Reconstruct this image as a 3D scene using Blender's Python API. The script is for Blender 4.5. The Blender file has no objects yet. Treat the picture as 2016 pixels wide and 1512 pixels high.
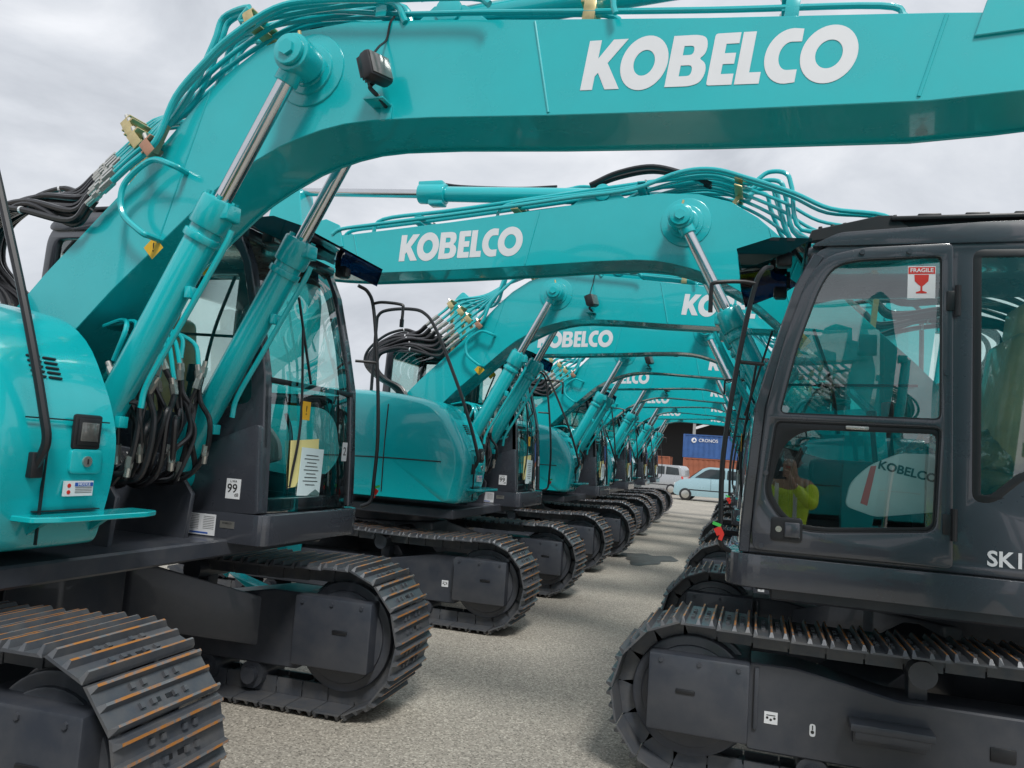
import bpy,bmesh,math,random
from mathutils import Vector,Matrix
random.seed(4)
sc=bpy.context.scene; col=sc.collection
sc.view_settings.view_transform='Standard'; sc.view_settings.look='None'; sc.view_settings.exposure=0
# ---------------------------------------------------------------- materials
def pbr(name,base,rough=.5,metal=0.,coat=0.,var=0.,nscale=6.,bump=0.,bscale=60.,col2=None,dist=.002,lo=.35,hi=.7):
    m=bpy.data.materials.new(name); m.use_nodes=True
    nt=m.node_tree; p=nt.nodes["Principled BSDF"]
    p.inputs["Base Color"].default_value=(*base,1); p.inputs["Roughness"].default_value=rough
    p.inputs["Metallic"].default_value=metal; p.inputs["Coat Weight"].default_value=coat
    p.inputs["Coat Roughness"].default_value=.04
    tc=nt.nodes.new("ShaderNodeTexCoord")
    if var>0:
        n=nt.nodes.new("ShaderNodeTexNoise"); n.inputs["Scale"].default_value=nscale; n.inputs["Detail"].default_value=6
        n.inputs["Roughness"].default_value=.65
        nt.links.new(tc.outputs["Object"],n.inputs["Vector"])
        r=nt.nodes.new("ShaderNodeValToRGB"); r.color_ramp.elements[0].position=lo; r.color_ramp.elements[1].position=hi
        c2=col2 if col2 else tuple(b*(1-var) for b in base)
        r.color_ramp.elements[0].color=(*base,1); r.color_ramp.elements[1].color=(*c2,1)
        nt.links.new(n.outputs["Fac"],r.inputs["Fac"]); nt.links.new(r.outputs["Color"],p.inputs["Base Color"])
        mr=nt.nodes.new("ShaderNodeMapRange"); mr.inputs["To Min"].default_value=max(.04,rough-.08); mr.inputs["To Max"].default_value=min(1,rough+.15)
        nt.links.new(n.outputs["Fac"],mr.inputs["Value"]); nt.links.new(mr.outputs["Result"],p.inputs["Roughness"])
    if bump>0:
        n2=nt.nodes.new("ShaderNodeTexNoise"); n2.inputs["Scale"].default_value=bscale; n2.inputs["Detail"].default_value=4
        nt.links.new(tc.outputs["Object"],n2.inputs["Vector"])
        b=nt.nodes.new("ShaderNodeBump"); b.inputs["Strength"].default_value=bump; b.inputs["Distance"].default_value=dist
        nt.links.new(n2.outputs["Fac"],b.inputs["Height"]); nt.links.new(b.outputs["Normal"],p.inputs["Normal"])
    return m
TEAL=pbr("turquoise_paint",(.005,.445,.480),.22,0,.7,.09,3,.12,7,dist=.004)
DARK=pbr("charcoal_paint",(.048,.053,.066),.25,0,.8,.2,4,.08,9,dist=.003)
FRAME=pbr("undercarriage_paint",(.036,.042,.055),.36,0,.2,.35,7,.2,30,col2=(.058,.061,.070))
STEEL=pbr("shoe_steel",(.075,.085,.103),.38,.25,0,.5,9,.3,50,col2=(.13,.128,.128))
RUST=pbr("rusty_rib",(.19,.20,.21),.45,.3,0,.9,13,.4,70,col2=(.46,.19,.045),lo=.42,hi=.55)
BLACK=pbr("black_plastic",(.014,.015,.018),.36,0,0,.3,10)
RUBBER=pbr("black_rubber",(.016,.016,.019),.30,0,.2,.3,20,.2,80)
CHROME=pbr("chrome_rod",(.66,.67,.69),.10,1.,0,.1,5)
BRASS=pbr("zinc_bracket",(.66,.54,.28),.30,.65,0,.3,20)
ZINC=pbr("zinc_fitting",(.58,.57,.53),.26,.8,0,.3,20)
WHITE=pbr("white_vinyl",(.72,.73,.75),.4,0,0,.05,8)
YEL=pbr("yellow_vinyl",(.75,.42,.02),.45,0,0,.05,8)
RED=pbr("red_vinyl",(.60,.03,.02),.45)
BLUEV=pbr("blue_vinyl",(.02,.09,.4),.45)
INK=pbr("black_ink",(.02,.02,.02),.6)
CREAM=pbr("cream_paper",(.80,.72,.30),.7)
PAPER=pbr("pale_blue_paper",(.66,.80,.82),.7)
SEATM=pbr("tan_seat_cover",(.66,.47,.20),.35,0,.5,.3,8,.5,14,dist=.02)
CONS=pbr("pale_console_plastic",(.62,.64,.65),.4,0,0,.1,8)
LENS=pbr("lamp_lens",(.22,.22,.21),.10,.5,.5,.3,40)
GREEN=pbr("green_tape",(.05,.5,.08),.5)
def glass(name,tint,refl,bump=.12,bs=2.2,bd=.006,ro=.01):
    m=bpy.data.materials.new(name); m.use_nodes=True; nt=m.node_tree; nt.nodes.clear()
    o=nt.nodes.new("ShaderNodeOutputMaterial"); t=nt.nodes.new("ShaderNodeBsdfTransparent"); t.inputs[0].default_value=(*tint,1)
    g=nt.nodes.new("ShaderNodeBsdfGlossy"); g.inputs["Roughness"].default_value=ro; g.inputs["Color"].default_value=(.92,.97,.97,1)
    f=nt.nodes.new("ShaderNodeFresnel"); f.inputs["IOR"].default_value=1.5
    a=nt.nodes.new("ShaderNodeMath"); a.operation='ADD'; a.inputs[1].default_value=refl; a.use_clamp=True
    mx=nt.nodes.new("ShaderNodeMixShader")
    tc=nt.nodes.new("ShaderNodeTexCoord"); n=nt.nodes.new("ShaderNodeTexNoise"); n.inputs["Scale"].default_value=bs
    b=nt.nodes.new("ShaderNodeBump"); b.inputs["Strength"].default_value=bump; b.inputs["Distance"].default_value=bd
    nt.links.new(tc.outputs["Object"],n.inputs["Vector"]); nt.links.new(n.outputs["Fac"],b.inputs["Height"]); nt.links.new(b.outputs["Normal"],g.inputs["Normal"])
    nt.links.new(f.outputs[0],a.inputs[0]); nt.links.new(a.outputs[0],mx.inputs[0]); nt.links.new(t.outputs[0],mx.inputs[1]); nt.links.new(g.outputs[0],mx.inputs[2]); nt.links.new(mx.outputs[0],o.inputs[0])
    return m
GLASS=glass("tinted_window_glass",(.82,.94,.91),.14)
VISOR=glass("smoked_blue_visor",(.07,.14,.24),.05)
WRAP=glass("clear_plastic_wrap",(.92,.93,.93),.05,1.0,9,.05,.12)
# ---------------------------------------------------------------- mesh helpers
def rnd(pts,r,n=4):
    out=[];N=len(pts)
    for i,p in enumerate(pts):
        rr=r[i] if isinstance(r,(list,tuple)) else r
        p=Vector(p);a=Vector(pts[i-1])-p;b=Vector(pts[(i+1)%N])-p
        if rr<=0: out.append(tuple(p)); continue
        ra=min(rr,a.length*.48);rb=min(rr,b.length*.48)
        A=p+a.normalized()*ra;B=p+b.normalized()*rb
        for k in range(n+1):
            t=k/n; q=A*(1-t)**2+p*2*t*(1-t)+B*t*t; out.append(tuple(q))
    return out
def catmull(pts,res=6):
    P=[Vector(p) for p in pts]; out=[]
    for i in range(len(P)-1):
        p0=P[i-1] if i>0 else P[i]*2-P[i+1]; p1=P[i];p2=P[i+1];p3=P[i+2] if i+2<len(P) else P[i+1]*2-P[i]
        for k in range(res):
            t=k/res
            out.append(.5*((2*p1)+(p2-p0)*t+(2*p0-5*p1+4*p2-p3)*t*t+(3*p1-p0-3*p2+p3)*t**3))
    out.append(P[-1]); return out
class MB:
    def __init__(s,*mats): s.bm=bmesh.new(); s.mats=list(mats)
    def _mi(s,m):
        if m is None: return 0
        if m not in s.mats: s.mats.append(m)
        return s.mats.index(m)
    def merge(s,b,m,bev=0,seg=2):
        bmesh.ops.recalc_face_normals(b,faces=b.faces)
        if bev>0: bmesh.ops.bevel(b,geom=list(b.edges),offset=bev,segments=seg,profile=.5,affect='EDGES',clamp_overlap=True)
        mi=s._mi(m)
        for f in b.faces: f.material_index=mi
        me=bpy.data.meshes.new("t"); b.to_mesh(me); b.free(); s.bm.from_mesh(me); bpy.data.meshes.remove(me)
    def prism(s,prof,a0,a1,m=None,bev=0,seg=2,axis='y'):
        b=bmesh.new()
        def v(p,a):
            if axis=='y': return b.verts.new((p[0],a,p[1]))
            if axis=='z': return b.verts.new((p[0],p[1],a))
            return b.verts.new((a,p[0],p[1]))
        A=[v(p,a0) for p in prof];B=[v(p,a1) for p in prof];n=len(prof)
        b.faces.new(A);b.faces.new(B[::-1])
        for i in range(n): b.faces.new((A[i],B[i],B[(i+1)%n],A[(i+1)%n]))
        s.merge(b,m,bev,seg); return s
    def box(s,c,sz,m=None,bev=0,rot=None,seg=2):
        b=bmesh.new(); bmesh.ops.create_cube(b,size=1)
        bmesh.ops.scale(b,vec=sz,verts=b.verts)
        if bev>0:
            bmesh.ops.bevel(b,geom=list(b.edges),offset=bev,segments=seg,profile=.5,affect='EDGES',clamp_overlap=True)
        if rot is not None: bmesh.ops.rotate(b,matrix=rot,verts=b.verts,cent=(0,0,0))
        bmesh.ops.translate(b,vec=c,verts=b.verts); s.merge(b,m); return s
    def cyl(s,p0,p1,r,m=None,seg=24,r2=None,bev=0):
        p0=Vector(p0);p1=Vector(p1);d=p1-p0;b=bmesh.new()
        bmesh.ops.create_cone(b,cap_ends=True,segments=seg,radius1=r,radius2=r if r2 is None else r2,depth=d.length)
        if bev>0:
            es=[e for e in b.edges if abs(e.verts[0].co.z-e.verts[1].co.z)<1e-6]
            bmesh.ops.bevel(b,geom=es,offset=bev,segments=2,profile=.5,affect='EDGES')
        q=Vector((0,0,1)).rotation_difference(d.normalized()).to_matrix()
        bmesh.ops.rotate(b,matrix=q,verts=b.verts,cent=(0,0,0)); bmesh.ops.translate(b,vec=(p0+p1)/2,verts=b.verts)
        s.merge(b,m); return s
    def tube(s,pts,r,m=None,seg=8,res=6):
        P=catmull(pts,res) if res>1 else [Vector(p) for p in pts]
        b=bmesh.new(); rings=[];prev=None
        for i,p in enumerate(P):
            t=(P[min(i+1,len(P)-1)]-P[max(i-1,0)])
            if t.length<1e-9: t=Vector((0,0,1))
            t.normalize()
            if prev is None:
                u=t.orthogonal().normalized()
            else:
                u=prev-t*prev.dot(t); u=u.normalized() if u.length>1e-6 else t.orthogonal().normalized()
            prev=u; w=t.cross(u)
            rings.append([b.verts.new(p+(u*math.cos(2*math.pi*k/seg)+w*math.sin(2*math.pi*k/seg))*r) for k in range(seg)])
        for i in range(len(rings)-1):
            for k in range(seg): b.faces.new((rings[i][k],rings[i][(k+1)%seg],rings[i+1][(k+1)%seg],rings[i+1][k]))
        b.faces.new(rings[0][::-1]); b.faces.new(rings[-1]); s.merge(b,m); return s
    def panel(s,loops,yc,th,m=None,bev=0.004,axis='y',flip=False):
        cu=bpy.data.curves.new("c",'CURVE'); cu.dimensions='2D'; cu.fill_mode='BOTH'
        cu.extrude=max(th/2-bev,0.0); cu.bevel_depth=bev; cu.bevel_resolution=1; cu.offset=-bev
        for L in loops:
            sp=cu.splines.new('POLY'); sp.points.add(len(L)-1)
            for i,p in enumerate(L): sp.points[i].co=(p[0],p[1],0,1)
            sp.use_cyclic_u=True
        ob=bpy.data.objects.new("c",cu); me=bpy.data.meshes.new_from_object(ob)
        b=bmesh.new(); b.from_mesh(me); bmesh.ops.remove_doubles(b,verts=b.verts,dist=1e-5)
        for v in b.verts:
            x,y,z=v.co
            if axis=='y': v.co=((x,yc-z,y) if not flip else (-x,yc+z,y))
            elif axis=='x': v.co=(yc+z,x,y)
            elif axis=='z': v.co=(x,y,yc+z)
        bpy.data.objects.remove(ob); bpy.data.curves.remove(cu); bpy.data.meshes.remove(me)
        s.merge(b,m); return s
    def text(s,body,size,M,m=None,th=.0006,shear=0,bold=0.0):
        cu=bpy.data.curves.new("c",'FONT'); cu.body=body; cu.size=size; cu.extrude=th; cu.align_x='CENTER'; cu.align_y='CENTER'; cu.shear=shear; cu.offset=bold*size; cu.resolution_u=3
        ob=bpy.data.objects.new("c",cu); col.objects.link(ob); bpy.context.view_layer.update(); me=bpy.data.meshes.new_from_object(ob)
        me.transform(M); mi=s._mi(m)
        for p in me.polygons: p.material_index=mi
        s.bm.from_mesh(me)
        bpy.data.objects.remove(ob); bpy.data.curves.remove(cu); bpy.data.meshes.remove(me); return s
    def mesh(s,name,angle=35):
        me=bpy.data.meshes.new(name); s.bm.to_mesh(me); s.bm.free()
        for m in s.mats: me.materials.append(m)
        for p in me.polygons: p.use_smooth=True
        me.set_sharp_from_angle(angle=math.radians(angle)); return me
def Mneg(x,y,z): return Matrix.Translation((x,y,z))@Matrix(((1,0,0,0),(0,0,-1,0),(0,1,0,0),(0,0,0,1)))
def Mpos(x,y,z): return Matrix.Translation((x,y,z))@Matrix(((-1,0,0,0),(0,0,1,0),(0,1,0,0),(0,0,0,1)))
def Mfx(x,y,z): return Matrix.Translation((x,y,z))@Matrix(((0,0,1,0),(1,0,0,0),(0,1,0,0),(0,0,0,1)))
PARTS=[]
def part(name,mb,parent=None,key=None,label=None,angle=35):
    me=mb.mesh(name,angle); PARTS.append((name,parent,me,key or name,label,None))
BY=-.12
top=[(-.17,1.66),(-.02,1.80),(.37,2.21),(.54,2.37),(.75,2.57),(.99,2.82),(1.16,3.0),(1.29,3.12),(1.46,3.23),(1.67,3.29),(1.92,3.305),(2.30,3.27),(2.75,3.22),(3.42,3.15),(4.19,3.08),(4.55,3.04),(4.78,2.99),(4.86,2.90)]
bot=[(4.80,2.82),(4.6,2.80),(4.42,2.785),(4.15,2.772),(3.43,2.792),(2.82,2.818),(2.34,2.845),(2.06,2.852),(1.93,2.845),(1.82,2.826),(1.71,2.796),(1.62,2.765),(1.47,2.69),(1.36,2.625),(1.27,2.555),(1.05,2.36),(.79,2.13),(.59,1.93),(.30,1.64),(.05,1.49),(-.12,1.50),(-.19,1.57)]
b=MB(TEAL)
cen=top+bot
def inset(poly,d):
    out=[];n=len(poly)
    for i in range(n):
        p=Vector(poly[i]);a=(p-Vector(poly[i-1])).normalized();c=(Vector(poly[(i+1)%n])-p).normalized()
        na=Vector((a.y,-a.x));nc=Vector((c.y,-c.x));q=(na+nc)
        if q.length<1e-6:q=na
        out.append(tuple(p+q.normalized()*d))
    return out
b.prism(inset(cen,.012),BY-.165,BY+.165,None)
b.prism(cen,BY-.179,BY-.165,None,.003,1); b.prism(cen,BY+.165,BY+.179,None,.003,1)
b.cyl((1.74,BY-.21,3.10),(1.74,BY+.21,3.10),.085,bev=.01); b.cyl((1.74,BY-.188,3.10),(1.74,BY+.188,3.10),.165,bev=.006); b.cyl((1.74,BY-.20,3.10),(1.74,BY+.20,3.10),.115,bev=.006)
b.cyl((-.03,BY-.24,1.62),(-.03,BY+.24,1.62),.12,bev=.01)
for sy in(-1,1):
    ys=BY+sy*.179
    b.tube([(2.83,ys,2.83),(2.75,ys,3.21)],.006,res=1); b.tube([(4.12,ys,2.79),(4.2,ys,3.07)],.007,res=1)
    b.tube([(1.02,ys,2.345),(1.22,ys,3.05)],.004,res=1)
    b.prism([(4.28,2.98),(4.62,3.0),(4.62,3.16),(4.45,3.2),(4.33,3.15)],ys-.012 if sy<0 else ys-.008,ys+.008 if sy<0 else ys+.012,None,.003,1)
for sy in(-1,1): b.prism([(2.12,3.27),(2.62,3.22),(2.40,3.38),(2.26,3.39)],BY+sy*.075-.012,BY+sy*.075+.012,None,.003,1)
part("boom",b,key="boom")
def kob(M):
    def E(cx,cy,rx,ry,n=40,a0=0,a1=360): 
        m_=n if a1-a0==360 else n+1
        return [(cx+rx*math.cos(math.radians(a0+(a1-a0)*i/n)),cy+ry*math.sin(math.radians(a0+(a1-a0)*i/n))) for i in range(m_)]
    G=[]
    G.append([[(0,0),(0,1),(.28,1),(.28,.63),(.56,1),(.90,1),(.52,.53),(.90,0),(.57,0),(.34,.34),(.28,.27),(.28,0)]])
    G.append([E(1.36,.5,.53,.54),E(1.36,.5,.235,.255)])
    Bo=[(1.92,0),(1.92,1),(2.44,1),(2.64,.95),(2.70,.78),(2.68,.62),(2.57,.53),(2.72,.44),(2.76,.26),(2.68,.06),(2.46,0)]
    G.append([rnd(Bo,[0,0,.1,.1,.1,.1,.04,.1,.1,.1,.1],3),rnd([(2.19,.61),(2.19,.79),(2.42,.79),(2.42,.61)],[0,0,.08,.08],3),rnd([(2.19,.20),(2.19,.41),(2.45,.41),(2.45,.20)],[0,0,.09,.09],3)])
    G.append([rnd([(2.82,0),(2.82,1),(3.36,1),(3.36,.79),(3.09,.79),(3.09,.61),(3.33,.61),(3.33,.40),(3.09,.40),(3.09,.21),(3.36,.21),(3.36,0)],[.06,.06]+[0]*10,3)])
    G.append([[(3.41,0),(3.41,1),(3.68,1),(3.68,.22),(3.92,.22),(3.92,0)]])
    G.append([[(4.64,1.0)]+E(4.44,.5,.50,.52,20,90,270)+[(4.64,0),(4.64,.24)]+E(4.44,.5,.215,.265,16,90,270)[::-1]+[(4.64,.76)]])
    G.append([E(5.22,.5,.56,.54,44),E(5.22,.5,.265,.265,44)])
    mb=MB(WHITE)
    for g in G:
        tmp=MB(WHITE); tmp.panel([[((x+.11*y-.11*.5),y) for x,y in L] for L in g],0,.0,None,0,axis='z')
        for v in tmp.bm.verts: v.co=M@Vector((v.co.x,v.co.y,v.co.z))
        me=bpy.data.meshes.new("t"); tmp.bm.to_mesh(me); tmp.bm.free(); mb.bm.from_mesh(me)
    return mb
S=.167
part("lettering",kob(Mneg(2.96,BY-.181,2.908)@Matrix.Rotation(math.radians(-2.6),4,'Z')@Matrix.Diagonal((S,S*1.18,S,1))),"boom",key="letA")
part("lettering",kob(Mpos(3.80,BY+.181,2.862)@Matrix.Rotation(math.radians(2.4),4,'Z')@Matrix.Diagonal((S*.98,S*1.18,S,1))),"boom",key="letB")
for k,sy in enumerate((-1,1)):
    y=BY+sy*.30; f=Vector((.83,y,1.28)); t=Vector((1.76,y,3.09)); d=(t-f).normalized()
    e=f+d*1.27
    b=MB(TEAL); b.cyl(f,e,.068,bev=.006); b.cyl(e-d*.05,e+d*.09,.083,bev=.012); b.cyl(e-d*.11,e-d*.075,.08,bev=.006)
    for q in range(6):
        a=q*math.pi/3; n=Vector((d.z,0,-d.x)); w=Vector((0,1,0)); c=e+d*.09+(n*math.cos(a)+w*math.sin(a))*.064
        b.cyl(c,c+d*.014,.010,seg=6)
    b.box(tuple(e+d*.01+Vector((.07,0,.01))),(.07,.09,.07),None,.008)
    b.cyl(f-Vector((0,.07,0)),f+Vector((0,.07,0)),.085,bev=.006)
    n=Vector((d.z,0,-d.x))
    b.tube([tuple(e+n*.12),tuple(e-d*.1+n*.125),tuple(e-d*.5+n*.115),tuple(f+d*.52+n*.11),tuple(f+d*.42+n*.14)],.013)
    for q in(.25,.75): b.box(tuple(f+d*1.27*q+n*.085),(.03,.05,.05),None,.004)
    part("lift_cylinder",b,key="cyl%d"%k)
    b=MB(CHROME); b.cyl(e+d*.085,t-d*.085,.036,seg=28); part("piston_rod",b,"cyl%d"%k,key="rod%d"%k)
    b=MB(TEAL); b.cyl(t-Vector((0,.06,0)),t+Vector((0,.06,0)),.082,bev=.008); b.cyl(t-d*.12,t-d*.05,.05,bev=.004)
    b.cyl(t+Vector((0,sy*.06,0)),t+Vector((0,sy*.085,0)),.066,bev=.006); b.cyl(t+Vector((0,sy*.085,0)),t+Vector((0,sy*.1,0)),.034,seg=6)
    b.tube([tuple(t+Vector((.0,0,.08))),tuple(t+Vector((-.01,0,.12)))],.008,BRASS,res=1)
    part("rod_end",b,"cyl%d"%k,key="re%d"%k)
b=MB(BLACK); ly=BY-.30; lz=3.01
R1=Matrix.Rotation(math.radians(-18),3,'Y')@Matrix.Rotation(math.radians(-20),3,'Z')
b.box((2.13,ly,lz),(.06,.13,.12),None,.018,R1); b.box((2.10,ly+.01,lz),(.03,.10,.095),None,.01,R1)
for i in range(5): b.box((2.08,ly-.03+.02*i,lz),(.035,.004,.09),None,0,R1)
b.tube([(2.11,ly+.01,lz-.06),(2.10,ly+.02,2.94),(2.13,ly+.04,2.91),(2.13,BY-.18,2.90)],.009,seg=6)
b.box((2.11,BY-.225,2.905),(.09,.09,.008),TEAL,.002); b.box((2.13,BY-.186,2.88),(.05,.012,.07),TEAL,.002)
b.tube([(2.10,ly,lz+.05),(2.10,ly+.06,3.14),(2.10,BY-.185,3.2),(2.11,BY-.185,3.27),(2.12,BY-.17,3.31)],.005,seg=6)
part("work_lamp",b,"boom",key="blamp")
b=MB(LENS); nv=R1@Vector((.031,0,0)); c0=Vector((2.13,ly,lz)); b.box(tuple(c0+nv),(.004,.105,.095),LENS,.001,R1)
part("lamp_lens",b,"boom",key="blens")
b=MB(TEAL); yh=BY-.27
b.tube([(1.14,BY-.18,2.67),(1.14,yh,2.67),(1.02,yh,2.70),(.90,yh,2.62),(.87,yh,2.54),(.90,yh,2.45),(1.01,yh,2.37),(1.03,yh+.02,2.36),(1.03,BY-.18,2.36)],.014)
part("grab_handle",b,"boom",key="bh")
b=MB(YEL); y=BY-.1805
b.panel([[(1.00,2.27),(.945,2.325),(1.0,2.38),(1.055,2.325)]],y,.0,None,0); b.text("!",.06,Mneg(1.0,y-.001,2.325),INK)
part("warning_sticker",b,"boom",key="bw")
b=MB(YEL); yy=BY+.1805
b.panel([[(-1.00,2.27),(-.945,2.325),(-1.0,2.38),(-1.055,2.325)][::-1]],yy,.0,None,0,flip=True); b.text("!",.06,Mpos(1.0,yy+.001,2.325),INK)
part("warning_sticker",b,"boom",key="bw2")
def topz(x):
    P=top
    for i in range(len(P)-1):
        if P[i][0]<=x<=P[i+1][0]:
            t=(x-P[i][0])/(P[i+1][0]-P[i][0]); return P[i][1]+t*(P[i+1][1]-P[i][1])
    return 3.0
ends=[]
lerp=lambda a,b,t:a+(b-a)*t
NP=13
for i in range(NP):
    k=i/(NP-1); y=BY+.19-.037*i; xt=[4.3,3.4,4.2,2.3,4.3,2.6,3.9,3.0,2.2,4.1,2.4,3.2,2.5][i]; j=random.uniform(-.03,.03)
    E0=(lerp(.34,.80,k)+j,y,lerp(2.93,2.62,k)+(.03 if i%2 else 0)+j*.6); dd=Vector((.78,0,.62)).normalized()
    pts=[E0,tuple(Vector(E0)+dd*.12),tuple(Vector(E0)+dd*.30)]
    if i in(2,4,6,8,10):
        h=.08+.05*(i%3)
        pts+=[(1.00+.01*i,y,2.98+h*.4),(1.06+.015*i,y,3.15+h),(1.10+.015*i,y,3.32+h*.6),(1.20+.02*i,y-.02,3.34+h*.6),(1.36,y-.01,3.32+h*.3)]
    else: pts+=[(lerp(.86,1.10,k),y,lerp(3.16,3.00,k)),(lerp(1.08,1.24,k),y,lerp(3.27,3.15,k)),(1.36,y,lerp(3.38,3.25,k))]
    pts+=[(1.58,y,lerp(3.45,3.36,k)),(1.80,y,lerp(3.44,3.37,k))]
    for x in(2.1,2.5,3.0,3.5,4.0,4.3):
        if x<=xt: pts.append((x,y,topz(x)+.05+.03*(i%3)))
    pts.append((pts[-1][0]+.08,y,topz(min(xt,4.3))+.01))
    b=MB(TEAL); b.tube(pts,.0115 if i%2 else .015,seg=10,res=5)
    e=Vector(E0); d=-dd
    b.cyl(tuple(e-d*.02),tuple(e+d*.05),.021,ZINC,seg=6); b.cyl(tuple(e+d*.05),tuple(e+d*.15),.016,ZINC,seg=12); b.cyl(tuple(e+d*.07),tuple(e+d*.10),.020,ZINC,seg=6)
    ends.append((e+d*.15,d)); part("hydraulic_pipe",b,"boom",key="pipe%d"%i)
COPPER=pbr("copper_bracket",(.55,.30,.2),.35,.7,0,.2,15)
for q,(x,yc_,z,w,ang,m) in enumerate(((.54,BY+.10,3.04,.16,-38,BRASS),(.72,BY-.05,2.94,.17,-40,BRASS),(.84,BY-.15,2.85,.13,-42,BRASS),(.98,BY-.23,2.78,.09,-45,COPPER),(1.42,BY-.02,3.36,.42,-22,BRASS),(2.05,BY,3.37,.36,2,TEAL),(2.95,BY,3.27,.3,5,BRASS),(3.7,BY,3.19,.3,5,TEAL))):
    b=MB(m); R=Matrix.Rotation(math.radians(ang),3,'Y')
    b.box((x,yc_,z+.022),(.055,w,.010),m,.003,R); b.box((x,yc_,z-.025),(.055,w,.010),m,.003,R); b.box((x+.01,yc_-w/2,z-.02),(.05,.008,.08),m,.003,R)
    b.prism([(x-.015,z-.03),(x+.015,z-.03),(x+.07,topz(x+.06)+.005),(x+.04,topz(x+.04)+.005)],yc_-.02,yc_+.02,m)
    for s_ in(-.35,0,.35): b.cyl((x-.01,yc_+s_*w,z+.025),(x-.025,yc_+s_*w,z+.05),.011,ZINC,seg=6)
    part("pipe_clamp",b,"boom",key="clamp%d"%q)
for i,(e,d) in enumerate(ends):
    k=i/(NP-1)
    for j in range(2):
        u=lambda a,b: random.uniform(a,b)*.7; yo=.022*j; a=Vector((0,yo,-.014*j)); o=u(-.06,.06)
        p=[tuple(e+a),tuple(e+d*.12+a),(lerp(-.02,.28,k)+u(-.03,.03),e.y+yo,lerp(2.76,2.52,k)+u(-.03,.03)),(lerp(-.22,.06,k)+o,e.y+yo,lerp(2.70,2.49,k)+u(-.03,.03)),(lerp(-.42,-.12,k)+o,e.y+yo,lerp(2.56,2.42,k)+o*.5),(lerp(-.44,-.14,k)+o,e.y+yo,lerp(2.38,2.30,k)),(lerp(-.26,-.02,k)+o,e.y+yo-.02,lerp(2.23,2.19,k)),(lerp(-.02,.20,k)+u(-.04,.04),e.y*.85+yo-.06,2.09),(lerp(.20,.34,k),e.y*.85+yo-.07,1.86)]
        b=MB(RUBBER); b.tube(p,.0125 if j else .016,seg=8,res=6)
        if (i+j)%3==0: b.cyl(p[2],tuple(Vector(p[2])+(Vector(p[3])-Vector(p[2])).normalized()*.012),.0178,WHITE,10)
        part("hydraulic_hose",b,key="hose%d_%d"%(i,j))
for i in range(20):
    u=random.uniform; y=BY-.28+.024*i; s1=u(-.09,.04); z0=1.80-u(0,.16)
    p=[(1.00+u(-.05,.06),y,z0),(1.04+s1*.5,y+u(-.03,.03),z0-.10),(1.09+s1,y+u(-.07,.04),1.54+u(-.07,.06)),(1.06+s1,y+u(-.07,.04),1.36+u(-.07,.05)),(.97+s1,y+u(-.04,.04),1.24+u(0,.07)),(.84,y-.01,1.26),(.70,y-.02,1.38)]
    b=MB(RUBBER); b.tube(p,u(.009,.014),seg=8,res=6); dv=(Vector(p[0])-Vector(p[1])).normalized()
    b.cyl(p[0],tuple(Vector(p[0])+dv*.05),.018,ZINC,seg=6); b.cyl(tuple(Vector(p[0])+dv*.04),tuple(Vector(p[0])+dv*.08),.013,ZINC,seg=10)
    dv=(Vector(p[2])-Vector(p[3])).normalized()
    if i%2==0: b.cyl(p[3],tuple(Vector(p[3])+dv*.05),.017,ZINC,seg=6); b.cyl(tuple(Vector(p[3])-dv*.04),p[3],.0145,ZINC,seg=10)
    q=Vector(p[0])+Vector((-.01,0,.07))
    if i%2==0: b.tube([tuple(q),(.98+u(-.03,.03),y,1.93+u(-.03,.04)),(.86+.02*(i%3),lerp(y,BY,.4),1.99),(.70,lerp(y,BY,.6),1.97)],.011,TEAL,res=5)
    part("hydraulic_hose",b,key="lh%d"%i)
b=MB(TEAL); f=Vector((2.33,BY,3.36)); t=Vector((4.90,BY,3.50)); d=(t-f).normalized(); e=f+d*1.34
b.cyl(f,e,.058,bev=.006); b.cyl(e-d*.12,e+d*.10,.078,bev=.01); b.cyl(f-Vector((0,.1,0)),f+Vector((0,.1,0)),.06,bev=.005)
b.box(tuple(e+Vector((0,0,.06))),(.2,.1,.06),None,.01); b.box(tuple(e+Vector((-.05,0,-.07))),(.12,.1,.05),None,.01)
b.tube([tuple(e+Vector((-.05,-.05,.09))),(3.3,BY-.07,3.49),(2.7,BY-.07,3.45),(2.5,BY-.08,3.47),(2.2,BY-.1,3.42)],.013)
part("arm_cylinder",b,key="armcyl")
b=MB(CHROME); b.cyl(e+d*.1,t,.034); part("piston_rod",b,"armcyl",key="armrod")
for n_,q in enumerate((0,.05)):
    b=MB(RUBBER); b.tube([(2.45,BY-.08+q,3.46),(2.25,BY-.06+q,3.52+q*.3),(2.0,BY-.03+q,3.54+q*.3),(1.75,BY+q,3.47),(1.6,BY+q,3.40)],.019); part("hydraulic_hose",b,key="armhose%d"%n_)
b=MB(RUBBER); b.tube([(3.6,BY-.04,3.45),(3.78,BY-.04,3.50),(3.7,BY-.04,3.54),(3.45,BY-.04,3.50),(3.0,BY-.05,3.47),(2.7,BY-.05,3.47)],.009); part("hydraulic_hose",b,key="armhose3")
b=MB(TEAL)
ap=rnd([(4.78,3.50),(4.90,3.60),(5.00,3.50),(5.10,2.95),(4.92,1.3),(4.80,.55),(4.70,.46),(4.58,.56),(4.56,1.3),(4.60,2.6),(4.66,2.85)],.04,3)
b.prism(ap,BY-.10,BY+.10,None,.006,1); b.cyl((4.74,BY-.2,2.90),(4.74,BY+.2,2.90),.07,bev=.01); b.cyl((4.70,BY-.16,.56),(4.70,BY+.16,.56),.06,bev=.008)
b.cyl((4.89,BY-.13,3.5),(4.89,BY+.13,3.5),.055,bev=.008)
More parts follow.
